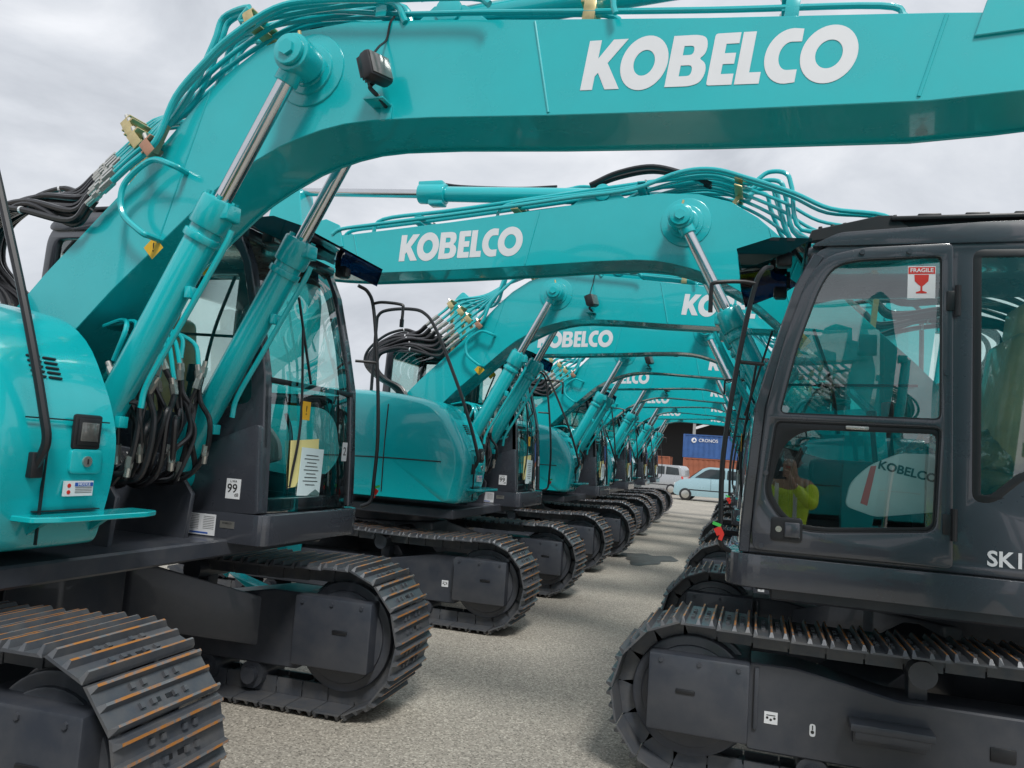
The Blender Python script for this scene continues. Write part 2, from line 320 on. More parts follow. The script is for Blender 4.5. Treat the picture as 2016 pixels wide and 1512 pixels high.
for sy in(-1,1): b.prism([(4.88,1.0),(4.96,1.0),(5.12,.45),(5.06,.42)],BY+sy*.13-.012,BY+sy*.13+.012,None,.003,1)
b.prism([(5.02,.42),(5.15,.46),(4.86,.30),(4.78,.36)],BY-.06,BY+.06,None,.01,1)
part("arm",b,key="arm")
b=MB(TEAL); b.cyl((5.20,BY,2.85),(5.08,BY,1.75),.05,bev=.006); b.box((5.16,BY,2.85),(.1,.12,.08),None,.01); b.cyl((5.08,BY,1.76),(5.075,BY,1.68),.06,bev=.006)
part("bucket_cylinder",b,key="bc"); b=MB(CHROME); b.cyl((5.075,BY,1.68),(5.0,BY,.98),.03); part("piston_rod",b,"bc",key="bcr")
# house
b=MB(TEAL)
bp=rnd([(1.20,1.04),(1.26,1.30),(1.25,1.52),(1.01,1.92),(.5,2.0),(-.34,2.02),(-.34,1.04)],[.05,.15,.18,.20,.25,.02,.02],6)
def bulged(prof,y0,y1,bulge,n=12):
    t=bmesh.new(); cx=.4; cz=1.5; rows=[]
    ys=[y0+(y1-y0)*(q/n)**1.6 for q in range(n+1)]
    for y in ys:
        tt=(y-y0)/(y1-y0); r_=1-bulge*max(0,(1-tt*4.5))**2.2-(.08*bulge)*max(0,(tt*6-5))**2
        rows.append([t.verts.new((cx+(x-cx)*(r_ if x>cx else 1),y,cz+(z-cz)*(r_ if z>cz else 1-(1-r_)*.4))) for x,z in prof])
    m_=len(prof)
    for i in range(n):
        for j in range(m_): t.faces.new((rows[i][j],rows[i+1][j],rows[i+1][(j+1)%m_],rows[i][(j+1)%m_]))
    c=t.verts.new((cx,y0-.018,cz))
    for j in range(m_): t.faces.new((rows[0][j],rows[0][(j+1)%m_],c))
    t.faces.new(rows[-1]); return t
b.merge(bulged(bp,-1.235,-.63,.10),None)
part("side_cover",b,key="side",angle=60)
b=MB(BLACK)
for r_ in range(5):
    for c_ in range(2):
        z=1.665+.018*r_; x=1.25-(z-1.52)*.24/.40+.001
        b.box((x,-.935+.068*c_,z),(.014,.056,.0085),None,.003,Matrix.Rotation(math.radians(-31),3,'Y'))
b.box((1.256,-.945,1.27),(.012,.005,.40)); b.box((1.252,-.86,1.515),(.006,.36,.005)); b.box((1.243,-.82,1.185),(.02,.28,.004))
b.tube([(.50,-1.238,1.10),(.50,-1.250,1.5),(.50,-1.238,1.88)],.0055,res=3); b.tube([(-.30,-1.240,1.38),(.4,-1.252,1.40),(1.05,-1.238,1.40)],.0055,res=3)
part("air_vent",b,"side",key="vent")
FX=1.262; ly_=-.785
b=MB(BLACK,LENS,TEAL); b.box((FX-.006,ly_,1.475),(.02,.125,.13),BLACK,.014); b.box((FX+.006,ly_,1.475),(.010,.10,.10),BLACK,.008)
b.box((FX+.011,ly_,1.475),(.006,.078,.07),LENS,.004)
part("work_lamp",b,"side",key="slamp")
b=MB(TEAL); b.panel([rnd([(ly_-.065,1.32),(ly_+.075,1.32),(ly_+.075,1.41),(ly_-.065,1.41)],.02)],FX-.002,.014,TEAL,.003,axis='x'); b.cyl((FX,ly_+.005,1.365),(FX+.012,ly_+.005,1.365),.02,ZINC); b.box((FX+.0135,ly_+.005,1.365),(.004,.004,.02),BLACK)
part("latch",b,"side",key="latch")
b=MB(WHITE); b.box((FX-.004,ly_-.01,1.265),(.010,.125,.055)); b.box((FX+.0015,ly_+.01,1.280),(.002,.080,.014),BLUEV); b.text("NOTICE",.015,Mfx(FX+.003,ly_+.01,1.280),WHITE)
for i in range(4): b.box((FX+.0015,ly_+.01,1.268-.006*i),(.001,.075,.0015),INK)
for zz in(1.276,1.252): b.cyl((FX+.001,ly_-.055,zz),(FX+.002,ly_-.055,zz),.008,RED,seg=12)
part("notice_sticker",b,"side",key="notice")
b=MB(TEAL); b.prism(rnd([(1.20,-1.03),(1.20,-.46),(1.33,-.46),(1.36,-.54),(1.36,-.94),(1.32,-1.03)],.02),1.155,1.175,None,.003,1,axis='z'); b.prism([(1.20,1.09),(1.3,1.157),(1.20,1.157)],-.95,-.93); b.prism([(1.20,1.09),(1.3,1.157),(1.20,1.157)],-.68,-.66)
part("step_plate",b,key="step")
arc=[(1.46*math.cos(a),1.46*math.sin(a)) for a in [math.radians(122+ (238-122)*i/18) for i in range(19)]]
b=MB(TEAL); b.prism([(-.37,1.23),(-.6,1.23)]+arc+[(-.6,-1.23),(-.37,-1.23)],1.42,1.99,None,.06,3,axis='z'); part("engine_cover",b,key="eng",angle=50)
b=MB(pbr("grey_counterweight",(.45,.46,.47),.4,0,.2,.1,4)); b.prism([(-.37,1.225),(-.6,1.225)]+[(x*1.005,y*1.0) for x,y in arc]+[(-.6,-1.225),(-.37,-1.225)],1.0,1.41,None,.03,2,axis='z'); part("counterweight",b,key="cw",angle=50)
b=MB(DARK)
b.prism([(1.15,-1.12),(1.15,1.12),(-1.0,1.12),(-1.0,-1.12)],.90,.985,FRAME,.01,1,axis='z'); b.cyl((0,0,.74),(0,0,.91),.52,FRAME,40)
for sy in(-1,1): b.prism([(-.2,.98),(1.0,.98),(1.02,1.2),(.86,1.38),(.4,1.42),(0,1.75),(-.15,1.75),(-.3,1.5)],BY+sy*.235-.014,BY+sy*.235+.014,FRAME,.004,1)
b.cyl((.83,BY-.42,1.28),(.83,BY+.42,1.28),.045,FRAME)
part("swing_deck",b,key="deck")
b=MB(BLACK); b.tube([(.16,-.94,1.95),(.16,-.95,2.6),(.18,-.96,2.74),(.28,-.96,2.79),(.50,-.97,2.80),(.66,-.98,2.76),(.80,-.99,2.60),(1.05,-1.01,2.12),(1.19,-1.01,1.80),(1.28,-1.00,1.54),(1.30,-.99,1.43),(1.26,-.99,1.34)],.016); b.box((1.262,-.99,1.35),(.03,.05,.09),None,.006)
part("handrail",b,key="hr")
# ---------------- cab
CO=[(1.30,1.12),(1.285,1.40),(1.25,1.82),(1.18,2.10),(1.09,2.41),(1.01,2.57),(.90,2.63),(.3,2.66),(-.25,2.67),(-.33,2.58),(-.36,1.7),(-.36,1.12)]
DO=[(1.235,1.14),(1.245,1.24),(1.20,1.82),(1.13,2.14),(1.035,2.45),(.95,2.55),(.80,2.585),(.42,2.60),(.40,1.14)]
UW=rnd([(1.14,1.785),(1.075,2.10),(.98,2.40),(.92,2.50),(.82,2.525),(.465,2.54),(.455,1.79)],[.03,.1,.08,.06,.04,.03,.03])
LW=rnd([(1.195,1.40),(1.155,1.75),(.455,1.755),(.47,1.29),(1.00,1.235),(1.12,1.28)],[.05,.03,.03,.05,.12,.08])
LG=rnd([(1.170,1.42),(1.12,1.64),(1.02,1.715),(.472,1.725),(.482,1.31),(.985,1.262),(1.095,1.30)],[.05,.08,.06,.03,.04,.10,.08])
RW=rnd([(.33,2.57),(.32,1.44),(.24,1.44),(.12,1.56),(-.28,1.60),(-.27,2.57)],.04)
Yc=1.20
b=MB(DARK)
DOi=[(x+( -.03 if x>.6 else .03),z+(-.03 if z>2 else (.03 if z<1.3 else 0))) for x,z in DO]
b.panel([rnd(CO,[.02,.05,.05,.05,.05,.06,.05,.02,.06,.06,0,.02]),rnd(DOi,.02),RW],Yc-.02,.04,None,.008)
RWr=rnd([(1.13,2.1),(1.06,2.40),(.98,2.5),(.82,2.54),(-.25,2.56),(-.27,1.62),(.85,1.60),(1.18,1.68)],.04)
b.panel([rnd(CO,[.02,.05,.05,.05,.05,.06,.05,.02,.06,.06,0,.02]),RWr],.29,.04,None,.008)
fr=[p for p in CO[:6]]
bk=[(x-.05,z-(.02 if z>2.5 else 0)) for x,z in fr][::-1]
b.prism(fr+bk,.27,.335,None,.006,1); b.prism(fr+bk,1.14,1.205,None,.006,1)
b.box((1.25,.74,1.155),(.06,.86,.07),None,.01); b.box((1.24,.74,1.80),(.03,.84,.028),BLACK,.004)
b.box((1.0,.74,2.58),(.08,.88,.06),None,.02)
b.prism([(-.36,1.12),(-.36,1.75),(-.33,1.75),(-.33,1.12)],.3,1.18); b.prism([(-.345,2.5),(-.3,2.66),(-.25,2.66),(-.3,2.5)],.3,1.18)
b.prism(rnd([(1.03,2.60),(.9,2.665),(.3,2.70),(-.22,2.71),(-.31,2.64),(-.30,2.61)],.03,3),.26,1.21,None,.02,2)
b.prism([(1.25,1.06),(1.25,1.12),(-.3,1.12),(-.3,1.06)],.3,1.18,BLACK)
b.prism(rnd([(.74,1.10),(.78,1.30),(1.0,1.47),(1.27,1.57),(1.31,1.12)],[.02,.12,.15,.03,.02],4),.235,.30,None,.012,2)
part("cab",b,key="cab")
b=MB(DARK); b.prism(rnd([(1.36,.235),(1.36,1.15),(1.28,1.23),(-.36,1.23),(-.36,.235)],[.07,.08,.08,.02,.02],5),.965,1.115,None,.022,3,axis='z'); part("cab_skirt",b,key="skirt")
b=MB(DARK); b.panel([rnd(DO,[.03,.05,.1,.08,.1,.06,.05,.03,.03]),UW,LW],Yc+.018,.024,None,.006)
for p in((.6,2.56),(.44,2.0),(1.19,1.5),(1.21,1.36),(.8,2.56),(1.2,1.16)): b.cyl((p[0],Yc+.005,p[1]),(p[0],Yc+.040,p[1]),.012,seg=10)
part("door",b,"cab",key="door")
b=MB(BLACK); b.panel([inset(LW,-.004),LG],Yc+.014,.006,None,.001)
b.box((.80,Yc+.03,1.735),(.10,.014,.018),ZINC,.006)
b.panel([inset(UW,-.006),inset(UW,.014)],Yc+.014,.012,None,.002); b.panel([inset(LW,-.006),inset(LW,.012)],Yc+.016,.016,None,.002)
part("window_seal",b,"cab",key="seal")
def pane(mb,L,y): 
    t=bmesh.new(); t.faces.new([t.verts.new((x,y,z)) for x,z in L]); mb.merge(t,None)
b=MB(GLASS); pane(b,UW,Yc+.012); part("window",b,"cab",key="w1")
b=MB(GLASS); pane(b,LG,Yc+.011); part("window",b,"cab",key="w2")
b=MB(GLASS); pane(b,RW,Yc-.01); part("window",b,"cab",key="w3")
b=MB(BLACK); b.panel([inset(RW,-.004),inset(RW,.030)],Yc-.004,.008,None,.001); part("window_seal",b,"cab",key="seal2")
b=MB(GLASS); pane(b,RWr,.29); part("window",b,"cab",key="w4")
b=MB(GLASS); t=bmesh.new(); sec=[(x-.02,z) for x,z in CO[:6]]
sec=[tuple(v)[:2] for v in catmull([(x,z,0) for x,z in sec],4)]
vv=[[t.verts.new((x+.035*(1-((y-.74)/.42)**2),y,z)) for x,z in sec] for y in [.33+.82*k/8 for k in range(9)]]
for i in range(8):
    for j in range(len(sec)-1): t.faces.new((vv[i][j],vv[i+1][j],vv[i+1][j+1],vv[i][j+1]))
b.merge(t,None); part("windshield",b,"cab",key="ws")
b=MB(GLASS); t=bmesh.new(); t.faces.new([t.verts.new(p) for p in((-.345,.33,1.75),(-.345,1.15,1.75),(-.32,1.15,2.52),(-.32,.33,2.52))]); b.merge(t,None); part("rear_window",b,"cab",key="rwin")
b=MB(BLACK); b.panel([rnd([(1.16,1.19),(1.16,1.30),(1.02,1.30),(1.02,1.19)],.02)],Yc+.033,.008,None,.003); b.box((1.065,Yc+.042,1.245),(.07,.014,.07),DARK,.01); b.cyl((1.125,Yc+.03,1.245),(1.125,Yc+.042,1.245),.014,ZINC)
part("door_handle",b,"cab",key="dh")
for n_,z in enumerate((2.33,1.33)):
    b=MB(BLACK); b.cyl((.40,Yc+.035,z-.07),(.40,Yc+.035,z+.07),.013,seg=10); b.box((.425,Yc+.032,z),(.04,.01,.09),None,.003); part("hinge",b,"cab",key="hinge%d"%n_)
b=MB(BLACK)
for yy in((.32,.36),(1.10,1.14)): b.prism([(1.04,2.64),(1.02,2.70),(.72,2.765),(.66,2.765),(.58,2.70)],yy[0],yy[1],None,.004,1)
for i in range(7): b.box((.98-.055*i,.73,2.715+.008*i),(.018,.80,.014),None,.003,Matrix.Rotation(math.radians(12),3,'Y'))
b.box((.28,.73,2.745),(.78,.86,.022),None,.008); b.box((.28,.73,2.725),(.70,.78,.03)); b.box((.2,.73,2.765),(.4,.5,.02),None,.006)
for q in(.5,.3,.1): b.box((q,1.10,2.765),(.10,.05,.02),None,.005)
part("roof_guard",b,"cab",key="rg")
b=MB(VISOR); b.prism([(1.02,2.645),(1.20,2.655),(1.37,2.60),(1.365,2.59),(1.20,2.64),(1.02,2.63)],.28,1.18)
b.prism([(1.02,2.645),(1.20,2.655),(1.37,2.60),(1.34,2.49),(1.12,2.58)],1.18,1.186); b.prism([(1.02,2.645),(1.20,2.655),(1.37,2.60),(1.34,2.49),(1.12,2.58)],.274,.28)
part("sun_visor",b,"cab",key="visor")
for n_,y in enumerate((.36,1.10)):
    b=MB(BLACK); b.box((1.14,y,2.56),(.07,.08,.07),None,.012); b.box((1.178,y,2.56),(.006,.06,.055),LENS,.003); b.box((1.10,y,2.61),(.02,.03,.05)); part("work_lamp",b,"cab",key="cl%d"%n_)
b=MB(BLACK)
b.tube([(1.20,1.20,2.50),(1.24,1.26,2.47),(1.28,1.28,2.36),(1.34,1.28,2.0),(1.385,1.28,1.58),(1.385,1.28,1.3),(1.38,1.27,1.16),(1.34,1.22,1.12)],.012)
b.tube([(1.27,1.28,2.40),(1.34,1.28,2.41),(1.46,1.30,2.40),(1.475,1.30,2.37),(1.475,1.30,2.28)],.010); b.box((1.475,1.30,2.28),(.02,.02,.05))
b.tube([(1.34,1.28,2.02),(1.30,1.25,2.02),(1.22,1.21,2.02)],.009)
part("hand_rail",b,"cab",key="chr")
b=MB(RED); b.box((1.39,1.30,1.215),(.035,.004,.035),RED,0,Matrix.Rotation(.5,3,'Y')); b.box((1.378,1.30,1.19),(.018,.004,.035),RED,0,Matrix.Rotation(-.3,3,'Y')); b.box((1.40,1.30,1.245),(.04,.004,.015),GREEN,0,Matrix.Rotation(-.3,3,'Y')); part("ribbon",b,"cab",key="rib")
b=MB(BLACK); b.tube([(1.30,.5,1.25),(1.32,.52,1.6),(1.26,.55,2.1)],.007); b.box((1.245,.60,2.05),(.012,.012,.5),None,.002,Matrix.Rotation(math.radians(-15),3,'Y')); part("wiper",b,"cab",key="wip")
b=MB(SEATM)
b.box((.30,.80,1.52),(.46,.48,.13),None,.05,None,3); b.box((.10,.82,1.90),(.15,.50,.66),None,.06,Matrix.Rotation(math.radians(-8),3,'Y'),3); b.box((.03,.82,2.30),(.11,.28,.18),None,.04,Matrix.Rotation(math.radians(-8),3,'Y'),3)
part("seat",b,"cab",key="seat")
b=MB(WRAP); t=bmesh.new(); bmesh.ops.create_icosphere(t,subdivisions=4,radius=1)
for v in t.verts:
    n_=1+.12*math.sin(v.co.x*9+v.co.z*7)+.10*math.sin(v.co.y*13+v.co.z*11)+.06*math.sin(v.co.x*23-v.co.y*17)
    v.co=Vector((.28+v.co.x*.30*n_,.82+v.co.y*.29*n_,1.60+v.co.z*.19*n_))
b.merge(t,None); part("plastic_wrap",b,"cab",key="wrap")
b=MB(BLACK); b.box((.25,.73,1.30),(.4,.4,.34),None,.02)
for y in(.45,1.00): b.cyl((.62,y,1.60),(.64,y,1.80),.014); b.cyl((.64,y,1.78),(.645,y,1.88),.028,bev=.01)
b.box((1.0,.42,1.75),(.05,.2,.16),None,.01); b.tube([(1.05,.6,1.15),(1.05,.6,1.5),(1.0,.6,1.65)],.012); b.tube([(1.05,.85,1.15),(1.05,.85,1.5),(1.0,.85,1.65)],.012); b.box((.5,.38,1.40),(.9,.12,.4),None,.03)
b.tube([(.95,.34,2.35),(.85,.34,2.05),(.80,.34,1.75)],.009); b.tube([(1.10,.34,2.02),(.40,.34,2.04)],.008,res=1)
part("control_lever",b,"cab",key="cons")
b=MB(CONS); b.prism(rnd([(.83,1.37),(.81,1.48),(.73,1.57),(.60,1.635),(.34,1.64),(.34,1.50),(.42,1.38),(.70,1.33)],[.03,.04,.05,.03,.02,.02,.03,.03],4),1.07,1.11,None,.012,2)
b.prism([(.765,1.39),(.735,1.38),(.70,1.57),(.725,1.565)],1.1105,1.112,RED); b.text("KOBELCO",.055,Mpos(.57,1.1125,1.55)@Matrix.Rotation(-.2,4,'Z'),INK,bold=.03)
part("console",b,"cab",key="cons2")
b=MB(CREAM); R=Matrix.Rotation(math.radians(4),3,'X')
b.box((1.300,.62,1.38),(.003,.27,.25),CREAM,0,R); b.box((1.308,.68,1.33),(.003,.22,.26),PAPER,0,Matrix.Rotation(math.radians(-2),3,'X'))
for i in range(9): b.box((1.3105,.68,1.42-.02*i),(.001,.12+.03*math.sin(i*2.1),.004),INK,0,Matrix.Rotation(math.radians(-2),3,'X'))
part("paper_notice",b,"cab",key="paper")
b=MB(WHITE); b.box((1.322,1.00,1.45),(.002,.055,.11)); b.text("2",.07,Mfx(1.3235,1.00,1.45),INK); part("number_sticker",b,"cab",key="num")
b=MB(YEL); b.box((1.322,.56,1.66),(.002,.075,.10)); b.text("!",.07,Mfx(1.3235,.56,1.66),INK); part("warning_sticker",b,"cab",key="wsn")
yq=.2335
b=MB(WHITE); b.box((1.155,yq,1.235),(.085,.002,.10)); b.text("99",.062,Mneg(1.15,yq-.0015,1.235),INK,bold=.01); b.text("dB",.024,Mneg(1.178,yq-.0015,1.205),INK); b.text("L WA",.016,Mneg(1.155,yq-.0015,1.272),INK)
part("noise_sticker",b,"cab",key="db")
b=MB(WHITE); b.box((.975,.2335,1.045),(.19,.002,.105)); 
for i in range(9): b.box((.93,.232,1.090-.0085*i),(.08,.001,.0018),INK)
for i in range(8): b.box((1.03,.232,1.085-.0085*i),(.065,.001,.0018),INK)
b.box((.975,.232,1.003),(.11,.001,.008),BLUEV); b.box((1.14,.2335,1.055),(.085,.002,.035),ZINC); b.text("KOBELCO",.012,Mneg(1.14,.2318,1.062),INK)
part("instruction_sticker",b,"cab",key="instr")
b=MB(WHITE); b.text("SK140",.092,Mpos(.145,Yc+.002,1.195),WHITE,.001,bold=.025); part("model_lettering",b,"cab",key="sk")
# ---------------- undercarriage
def track_mesh():
    b=bmesh.new(); r=.358; cx=1.42; Ls=2*cx; per=2*Ls+2*math.pi*r; N=48
    def pos(s):
        s%=per
        if s<Ls: return Vector((-cx+s,0,.40-r)),Vector((1,0,0)),Vector((0,0,-1))
        s-=Ls
        if s<math.pi*r:
            a=s/r; return Vector((cx+r*math.sin(a),0,.40-r*math.cos(a))),Vector((math.cos(a),0,math.sin(a))),Vector((math.sin(a),0,-math.cos(a)))
        s-=math.pi*r
        if s<Ls:
            u=s/Ls; sag=-.022*math.sin(math.pi*min(1,u*2 if u<.5 else (u-.5)*2))
            return Vector((cx-s,0,.40+r+sag)),Vector((-1,0,0)),Vector((0,0,1))
        s-=Ls; a=s/r
        return Vector((-cx-r*math.sin(a),0,.40+r*math.cos(a))),Vector((-math.cos(a),0,-math.sin(a))),Vector((-math.sin(a),0,math.cos(a)))
    prof=[(-.083,-.002),(-.083,.010),(-.078,.033),(-.070,.033),(-.063,.008),(-.014,.007),(-.007,.028),(.002,.028),(.009,.007),(.046,.008),(.053,.031),(.062,.031),(.069,.009),(.079,-.002)]
    ribs={2,6,10}
    W=.25
    for i in range(N):
        p,t,n=pos(i*per/N+.03)
        def P(a,c,w): return p+t*a+n*c+Vector((0,w,0))
        A=[b.verts.new(P(a,c,-W+(.014 if c>.025 else 0))) for a,c in prof];B=[b.verts.new(P(a,c,W-(.014 if c>.025 else 0))) for a,c in prof];m=len(prof)
        b.faces.new(A);b.faces.new(B[::-1])
        for k in range(m):
            q=b.faces.new((A[k],B[k],B[(k+1)%m],A[(k+1)%m])); q.material_index=1 if k in ribs else 0
        def bx(a0,a1,c0,c1,w0,w1,mi=0):
            vs=[b.verts.new(P(a,c,w)) for a in(a0,a1) for c in(c0,c1) for w in(w0,w1)]
            for q in((0,1,3,2),(4,6,7,5),(0,4,5,1),(2,3,7,6),(0,2,6,4),(1,5,7,3)):
                g=b.faces.new([vs[z] for z in q]); g.material_index=mi
        for w in(-.075,.055): bx(-.082,.075,-.085,-.003,w,w+.02,0)
        bx(-.095,-.065,-.065,-.035,-.07,.07,0)
        for w in(-.10,-.05,.05,.10):
            for a in(-.038,.028): bx(a-.009,a+.009,.006,.019,w-.009,w+.009,0)
        for w in(-.035,.035): bx(-.045,-.03,.0,.0095,w-.022,w+.022,2)
    bmesh.ops.recalc_face_normals(b,faces=b.faces)
    me=bpy.data.meshes.new("crawler_track"); b.to_mesh(me); b.free()
    for m in(STEEL,RUST,BLACK): me.materials.append(m)
    return me
TM=track_mesh()
b=MB(FRAME)
for sy in(-1,1):
    c=sy*.995
    b.prism(rnd([(-1.32,.20),(1.16,.20),(1.16,.60),(.95,.60),(.5,.52),(-.6,.52),(-.95,.60),(-1.32,.60)],.02,2),c-.13,c+.13,None,.012,1)
    b.box((1.385,c,.425),(.47,.44,.36),None,.014)
    b.box((-1.45,c,.41),(.34,.40,.36),None,.014)
    for o in(-1,1):
        b.box((1.44,c+o*.221,.44),(.09,.012,.022),BLACK,.005)
        b.box((.55,c+o*.19,.41),(.34,.12,.035),None,.006); b.box((.55,c+o*.235,.385),(.30,.02,.05),None,.004); b.box((.55,c+o*.15,.36),(.3,.04,.08),None,.006)
        b.box((.10,c+o*.131,.36),(.10,.012,.06),BLACK,.008)
        for xx in(1.20,1.38,1.56): b.cyl((xx,c+o*.218,.575),(xx,c+o*.228,.575),.011,None,6)
        b.box((1.12,c+o*.135,.44),(.02,.02,.28),None,.004)
    for i in range(7): b.cyl((-1.0+i*.31,c-.12,.135),(-1.0+i*.31,c+.12,.135),.075,None,16); b.cyl((-1.0+i*.31,c-.16,.135),(-1.0+i*.31,c+.16,.135),.045,None,12)
    for x in(.42,-.5): b.cyl((x,c-.16,.655),(x,c+.16,.655),.06,None,18); b.box((x,c,.58),(.08,.1,.12),None,.006)
    for sx in(-1,1):
        t=bmesh.new(); x0=sx*.22;x1=sx*.72; ws=[(x0-.16,.38*sy,.42),(x0+.16,.38*sy,.42),(x0+.16,.38*sy,.76),(x0-.16,.38*sy,.76)]; we=[(x1-.2,.90*sy,.28),(x1+.2,.90*sy,.28),(x1+.2,.90*sy,.54),(x1-.2,.90*sy,.54)]
        A=[t.verts.new(v) for v in ws];B=[t.verts.new(v) for v in we]
        t.faces.new(A);t.faces.new(B[::-1])
        for k in range(4): t.faces.new((A[k],B[k],B[(k+1)%4],A[(k+1)%4]))
        b.merge(t,None,.015,2)
b.prism([(.55*math.cos(a),.52*math.sin(a)) for a in [math.pi/4*k+math.pi/8 for k in range(8)]],.40,.78,None,.02,2,axis='z')
part("undercarriage_frame",b,key="uc")
b=MB(WHITE); b.box((0,0,0),(.06,.002,.055))
for q in(-.016,0,.016): b.cyl((q,-.002,-.008+abs(q)*.5),(q,.002,-.008+abs(q)*.5),.006,INK,seg=8)
b.box((0,0,.012),(.04,.004,.004),INK); LSM=b.mesh("lashing_sticker")
b=MB(WHITE); b.prism(rnd([(-.013,-.028),(.013,-.028),(.013,.028),(-.013,.028)],.012,3),-.001,.001); b.cyl((0,-.002,-.008),(0,.002,-.008),.008,INK,seg=10); b.box((0,0,.012),(.005,.004,.02),INK); LHM=b.mesh("hook_sticker")
for o in(-1,1):
    for sy in(-1,1):
        yy=sy*.995+o*.1325
        PARTS.append(("lashing_sticker","uc",LSM,"ls%d%d"%(o,sy),None,(1.05,yy,.36))); PARTS.append(("hook_sticker","uc",LHM,"lh_%d%d"%(o,sy),None,(.867,yy,.335)))
for sy in(-1,1):
    PARTS.append(("crawler_track",None,TM,"trk%d"%sy,None,(0,sy*.995,0)))
b=MB(FRAME); b.cyl((0,-.12,0),(0,.12,0),.285,None,56,bev=.012); b.cyl((0,-.035,0),(0,.035,0),.31,None,48,bev=.01); b.cyl((0,-.135,0),(0,.135,0),.24,None,40,bev=.01)
IM=b.mesh("idler_wheel")
b=MB(FRAME); g=[]
for k in range(42): 
    a=2*math.pi*k/42; r=.315 if k%2 else .27; g.append((r*math.cos(a),r*math.sin(a)))
b.prism(g,-.03,.03,None,.004,1); b.cyl((0,-.15,0),(0,.15,0),.2,None,36,bev=.02); SM=b.mesh("drive_sprocket")
for sy in(-1,1):
    PARTS.append(("idler_wheel",None,IM,"id%d"%sy,None,(1.42,sy*.995,.40)))
    PARTS.append(("drive_sprocket",None,SM,"sp%d"%sy,None,(-1.42,sy*.995,.40)))
FARSKIP={"instr","db","num","wsn","notice","latch","bw","bw2","hinge0","hinge1","rib","wrap"}
def excavator(loc,rot,label,far=False,uc=None,skip=()):
    e=bpy.data.objects.new("excavator",None); e.empty_display_size=.3; e.location=loc; e.rotation_euler=(0,0,rot); col.objects.link(e)
    e["label"]=label; e["category"]="excavator"; e["group"]="new excavators parked in two facing rows"
    d={}
    for name,par,me,key,lab,off in PARTS:
        if name in skip: continue
        if far and (key in FARSKIP or name in("lashing_sticker","hook_sticker")): continue
        o=bpy.data.objects.new(name,me); o.parent=d[par] if par else e
        if off: o.location=off
        if uc is not None and not par and (key=="uc" or key[:3] in("trk","id1","id-","sp1","sp-")):
            o.matrix_local=uc@Matrix.Translation(off or (0,0,0))
        if lab: o["label"]=lab
        col.objects.link(o); d[key]=o
    return e,d
LEFT=[(-3.66,3.05),(-3.70,7.45),(-3.70,11.6),(-3.92,15.7),(-4.14,19.8),(-4.38,23.9),(-3.7,-1.45)]  # last machine is added out of view behind the camera for cab glass to reflect
RIGHT=[(1.22,5.08),(1.10,9.28),(.98,13.4),(.88,17.5),(.75,21.6),(1.45,-3.3)]  # last one, unseen behind the camera, is added to darken the cab-glass reflections
labs=["turquoise crawler excavator with charcoal cab, paper notices in the windshield","turquoise crawler excavator with charcoal cab parked on light asphalt"]
UC=Matrix.Translation((.11,-.05,0))@Matrix.Rotation(math.radians(3),4,'Z')@Matrix.Diagonal((1,1,1.06,1))
UC2=Matrix.Translation((.10,-.05,0)); UCR=Matrix.Translation((.075,.0,0))
for i,(x,y) in enumerate(LEFT): excavator((x,y,0),math.radians([0,.6,-.5,.4,0,-.4,0][i]),labs[0] if i<2 else labs[1],far=i>1,uc=UC if i==0 else(UC2 if i==1 else None),skip=("lashing_sticker","hook_sticker","plastic_wrap") if i==0 else ("hook_sticker","plastic_wrap"))
R1=None
for i,(x,y) in enumerate(RIGHT):
    e,d=excavator((x,y,0),math.radians(180+[0,.5,-.4,.3,-.5,0][i]),"turquoise crawler excavator, charcoal cab with fragile sticker on its door" if i==0 else labs[1],far=i>1,uc=UCR if i==0 else None,skip=("paper_notice",) if i==0 else ())
    if i==0: R1=d
b=MB(WHITE); yb=Yc+.0135
b.box((.545,yb,2.42),(.115,.002,.15)); b.box((.545,yb+.0015,2.475),(.11,.001,.032),RED); b.text("FRAGILE",.026,Mpos(.545,yb+.0025,2.475),WHITE,bold=.02)
cup=[(-.03,.045),(.03,.045),(.028,.015),(.012,-.002),(.004,-.008),(.004,-.03),(.022,-.036),(.022,-.042),(-.022,-.042),(-.022,-.036),(-.004,-.03),(-.004,-.008),(-.012,-.002),(-.028,.015)]
b.prism([(.545+x,2.41+z) for x,z in cup],yb+.001,yb+.0022,RED)
o=bpy.data.objects.new("fragile_sticker",b.mesh("fragile_sticker")); o.parent=R1["cab"]; col.objects.link(o)
